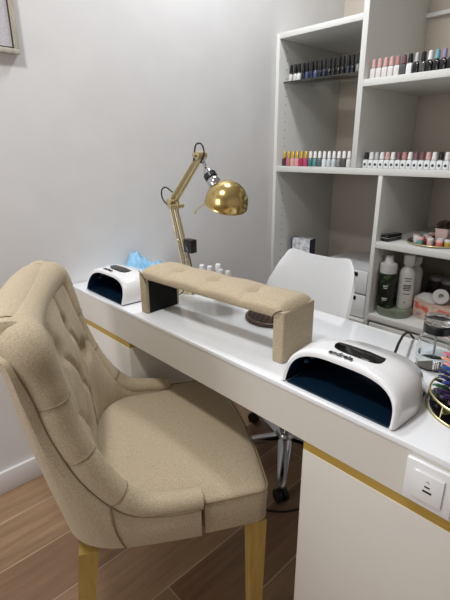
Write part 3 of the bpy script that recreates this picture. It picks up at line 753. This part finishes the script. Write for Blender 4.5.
# white bottles with round mark
caps = ['black', 'white', 'silver', 'white', 'pink', 'white', 'mauve', 'rose', 'white', 'mauve', 'mauve', 'pink', 'white', 'black', 'white', 'pink', 'white']
for i, c in enumerate(caps):
    polish('gel_bottle', BODM['white'], CAPM[c], f'white bottle with round dark mark and {c} cap, {ORD[i]} from left on the long shelf', 'white marked bottles on the long shelf', (.512+i*.0252, PY+.050, 1.1635), 0, 'square', [M['black'], M['rug'], M['black'], M['text']][i % 4], .036, .031, .0118, .0106)

# low shelf: black pouch, tray, jars, plant
bm = NB(); box(bm, (-.019, -.055, 0), (.019, .055, .031), .005, 3); o = link('box', bm, M['black_gloss'], None, 40, (.656, PY+.085, .8452)); o.rotation_euler = (0, 0, math.radians(-8))
o.name = 'black_case'; tag(o, 'small glossy black case beside the tray on the low right shelf', 'case')
bm = NB(); box(bm, (-.0195, -.0555, .016), (.0195, .0555, .0175)); lk = link('seam_line', bm, M['grey_plastic'], o)
TX, TY = .832, PY+.150
tr = thing('tray', 'round glass tray with gold rim on the low right shelf', 'tray', (TX, TY, .8452))
bm = NB(); lathe(bm, [(.11, 0), (.118, .004), (.118, .006), (.001, .006)], n=48); link('plate', bm, M['glass'], tr)
bm = NB(); tube(bm, [(.119*math.cos(2*math.pi*k/56), .119*math.sin(2*math.pi*k/56), .008) for k in range(56)], .003, 8, True); link('rim', bm, M['gold_wire'], tr)
jm = {k: mat(k+' pot', c, .25) for k, c in (('red', (196, 62, 66)), ('coral', (226, 120, 110)), ('pale pink', (232, 190, 188)), ('teal', (120, 176, 170)), ('yellow', (222, 190, 80)), ('peach', (236, 180, 150)), ('clear', (220, 224, 222)), ('burgundy', (140, 40, 52)))}
ji = [('peach', -.082, -.02), ('clear', -.060, -.062), ('teal', -.038, -.080), ('coral', -.050, .015), ('red', -.020, -.035), ('pale pink', .004, -.075), ('burgundy', -.045, .060), ('red', .035, -.045), ('coral', .046, -.085), ('yellow', .070, -.060), ('pale pink', .074, -.012)]
jl = ['at the left edge of the tray', 'front left on the tray, next to the teal pot', 'front left, right of the clear pot on the tray', 'at the back left of the tray', 'in the middle of the tray, before the plant pot', 'at the very front of the tray', 'at the back of the tray, left of the plant', 'right of the middle of the tray', 'at the front right of the tray', 'at the right side of the tray', 'at the right side behind the yellow pot']
for i, (k, dx, dy) in enumerate(ji):
    t = thing('glitter_pot', f'small {k} glitter pot {jl[i]}', 'pot', (TX+dx, TY+dy, .8514), 0, 'glitter pots on the round tray')
    bm = NB(); lathe(bm, [(.0125, 0), (.0135, .002), (.0135, .018), (.001, .018)], n=18); link('pot', bm, jm[k], t)
    bm = NB(); lathe(bm, [(.0142, .0182), (.0142, .027), (.012, .029), (.001, .029)], n=18); link('lid', bm, jm['clear'] if i % 2 else jm['pale pink'], t)
pl_ = thing('potted_plant', 'small dark plant in a pale pink pot on the round tray', 'plant', (TX+.018, TY+.020, .8514))
bm = NB(); rr = rrect(.058, .058, .008, 3); loft(bm, [[(x*s, y*s, z) for x, y in rr] for s, z in ((.8, 0), (1, .058), (1, .062), (.9, .062), (.88, .055))]); link('pot', bm, M['pot'], pl_)
bm = NB(); rnd = random.Random(5)
for k in range(110):
    a = rnd.uniform(0, 6.283); el = rnd.uniform(.15, 1.45); L_ = rnd.uniform(.03, .055)
    d_ = Vector((math.cos(a)*math.cos(el), math.sin(a)*math.cos(el), math.sin(el)*.75)); p = Vector((0, 0, .058))+d_*L_*.4; e_ = Vector((0, 0, .062))+d_*L_; sv = d_.cross(Vector((0, 0, 1))).normalized()*.006; nv = sv.normalized().cross(d_)*.0015
    m_ = p.lerp(e_, .55)
    loft(bm, [[p+sv*.2+nv, p-sv*.2+nv, p-nv], [m_+sv+nv, m_-sv+nv, m_-nv*2], [e_+sv*.1, e_-sv*.1, e_-nv]])
link('foliage', bm, M['leaf'], pl_, 30)

# bottom right shelf
def big_bottle(name, label, loc, h, r, body, cap, capr, caph, lab=None, rz=0):
    t = thing(name, label, 'bottle', loc, rz); bm = NB(); lathe(bm, [(r*.92, 0), (r, .004), (r, h*.74), (r*.9, h*.82), (r*.55, h*.9), (capr*.8, h*.93), (capr*.8, h)], n=28); link('body', bm, body, t)
    bm = NB(); lathe(bm, [(capr, h*.95), (capr*1.03, h*.955), (capr, h+caph), (capr*.8, h+caph+.003), (.001, h+caph+.003)], n=24); link('cap', bm, cap, t)
    if lab: 
        bm = NB(); lathe(bm, [(r+.0005, h*.08), (r+.0012, h*.081), (r+.0012, h*.70), (r+.0005, h*.701)], n=28); o = link('label_sleeve', bm, lab, t)
    return t
MB_ = mat('white bottle plastic', (226, 224, 220), .3)
t = thing('product_bottle', 'dark green leafy printed bottle with wide white cap on the bottom shelf', 'bottle', (.6655, PY+.074, .5254))
bm = NB(); lathe(bm, [(.035, 0), (.0375, .004), (.0375, .165), (.035, .175), (.028, .180)], n=30); link('body', bm, M['herb'], t)
bm = NB(); lathe(bm, [(.0375, .170), (.0385, .172), (.0385, .212), (.034, .217), (.022, .220), (.018, .235), (.017, .250), (.001, .252)], n=30); link('cap', bm, M['white_plastic'], t)
bm = NB()
for zz, ww in ((.110, .022), (.100, .016), (.050, .024), (.042, .018)):
    box(bm, (-ww/2, -.0387, zz), (ww/2, -.0367, zz+.004))
link('label_text', bm, M['print'], t).rotation_euler = (0, 0, math.radians(20))
t = big_bottle('lotion_bottle', 'tall white bottle with printed label right of the green bottle', (.736, PY+.130, .5254), .225, .036, MB_, M['white_plastic'], .026, .030)
bm = NB()
for zz, ww in ((.150, .030), (.138, .022), (.118, .034), (.110, .030), (.102, .034), (.094, .026), (.075, .030)):
    box(bm, (-ww/2, -.0372, zz), (ww/2, -.0352, zz+.0028))
link('label_text', bm, M['text'], t).rotation_euler = (0, 0, math.radians(28))
link('label_dot', lathe(NB(), [(.003, 0), (.003, .0012)], (-.004, -.0372, .035), 10, 'Y'), M['text'], t).rotation_euler = (0, 0, math.radians(28))
big_bottle('lotion_bottle', 'plain white bottle half hidden behind the tall printed white bottle', (.736, PY+.204, .5254), .215, .035, MB_, M['white_plastic'], .026, .020)
bm = NB(); oc = rrect(.150, .210, .06, 8, (0, 0))
loft(bm, [[(x*k, y*k, z) for x, y in oc] for k, z in ((.94, 0), (.97, .004), (1, .040), (.965, .040), (.95, .031), (.5, .030), (.05, .030))])
tag(link('glass_dish', bm, M['glass_green'], None, 40, (.705, PY+.125, .4952)), 'pale green glass dish carrying the green and white bottles', 'dish')
for i, (x, y) in enumerate(((.775, PY+.400), (.845, PY+.380))):
    t = thing('bead_jar', ['lidded glass jar of dark beads next to the white bottles', 'lidded glass jar of dark beads behind the pink carton'][i], 'jar', (x, y-.02, .4952), 0, 'jars of dark beads')
    bm = NB(); lathe(bm, [(.030, 0), (.033, .003), (.033, .122), (.001, .122)], n=26); link('beads', bm, M['beads'], t)
    bm = NB(); lathe(bm, [(.0345, .1225), (.035, .124), (.035, .138), (.033, .140), (.001, .140)], n=26); link('lid', bm, M['grey_plastic'], t)
ct = thing('carton', 'pink carton with red and purple pattern on the bottom shelf', 'box', (.925, PY+.168, .4952), math.radians(-17))
bm = NB(); box(bm, (-.13, -.075, 0), (.13, .075, .082), .002); link('box_body', bm, M['paper_box'], ct)
bm = NB(); box(bm, (-.132, -.077, .072), (.132, .077, .088), .002); link('lid', bm, mat('carton lid', (226, 196, 180), .5), ct)
tp = thing('tape_roll', 'white tape roll lying on top of the pink carton', 'tape', (.900, PY+.115, .5834), math.radians(30))
bm = NB(); q = Matrix.Rotation(math.radians(62), 4, 'X')
lathe(bm, [(.012, -.013), (.032, -.013), (.034, -.010), (.034, .010), (.032, .013), (.012, .013), (.012, -.012)], (0, 0, .0362), 28, 'Z', q); link('roll', bm, MB_, tp)
bm = NB(); rnd = random.Random(9); rows = []
for j in range(13):
    r = []
    for i in range(17):
        u, v = i/16, j/12; env = math.sin(math.pi*u)**.7*math.sin(math.pi*v)**.7
        r.append((-.06+.12*u, -.03+.06*v, .0006+env*(.018+.012*abs(math.sin(30*u+4*v))+.006*rnd.random())))
    rows.append(r)
loft(bm, rows, closed=False); o = link('tissue', bm, MB_, None, 180, (.835, PY+.150, .5832)); o.rotation_euler = (0, 0, math.radians(-25))
tag(o, 'crumpled white tissue on the pink carton left of the tape roll', 'tissue')
# left lower column : drawer organiser and upright box
og = thing('drawer_organiser', 'white plastic drawer organiser behind the white swivel chair', 'drawers', (.445, PY+.03, .4482))
bm = NB(); w = .15
box(bm, (-w, .004, .0), (w, .34, .248), .003); link('carcass', bm, M['grey_plastic'], og)
for k in range(2):
    f = link('drawer', box(NB(), (-w+.006, -.006, .008+k*.12), (w-.006, .0035, .120+k*.12), .003), M['white_plastic'], og)
    link('handle', box(NB(), (.04, -.0085, .092+k*.12), (.095, -.0055, .112+k*.12), .002), M['black'], f)
ub = thing('product_box', 'upright white printed box with navy edges seen over the swivel chair', 'box', (.105, PY+.16, .4482), math.radians(6))
link('carton_body', box(NB(), (-.06, -.03, 0), (.06, .03, .322), .0015), M['print'], ub)
link('side_panel', box(NB(), (.0598, -.0302, 0), (.0608, .0302, .3222)), M['rug'], ub)
link('corner_band', box(NB(), (-.0608, -.0308, 0), (-.052, .0302, .3222)), M['rug'], ub)
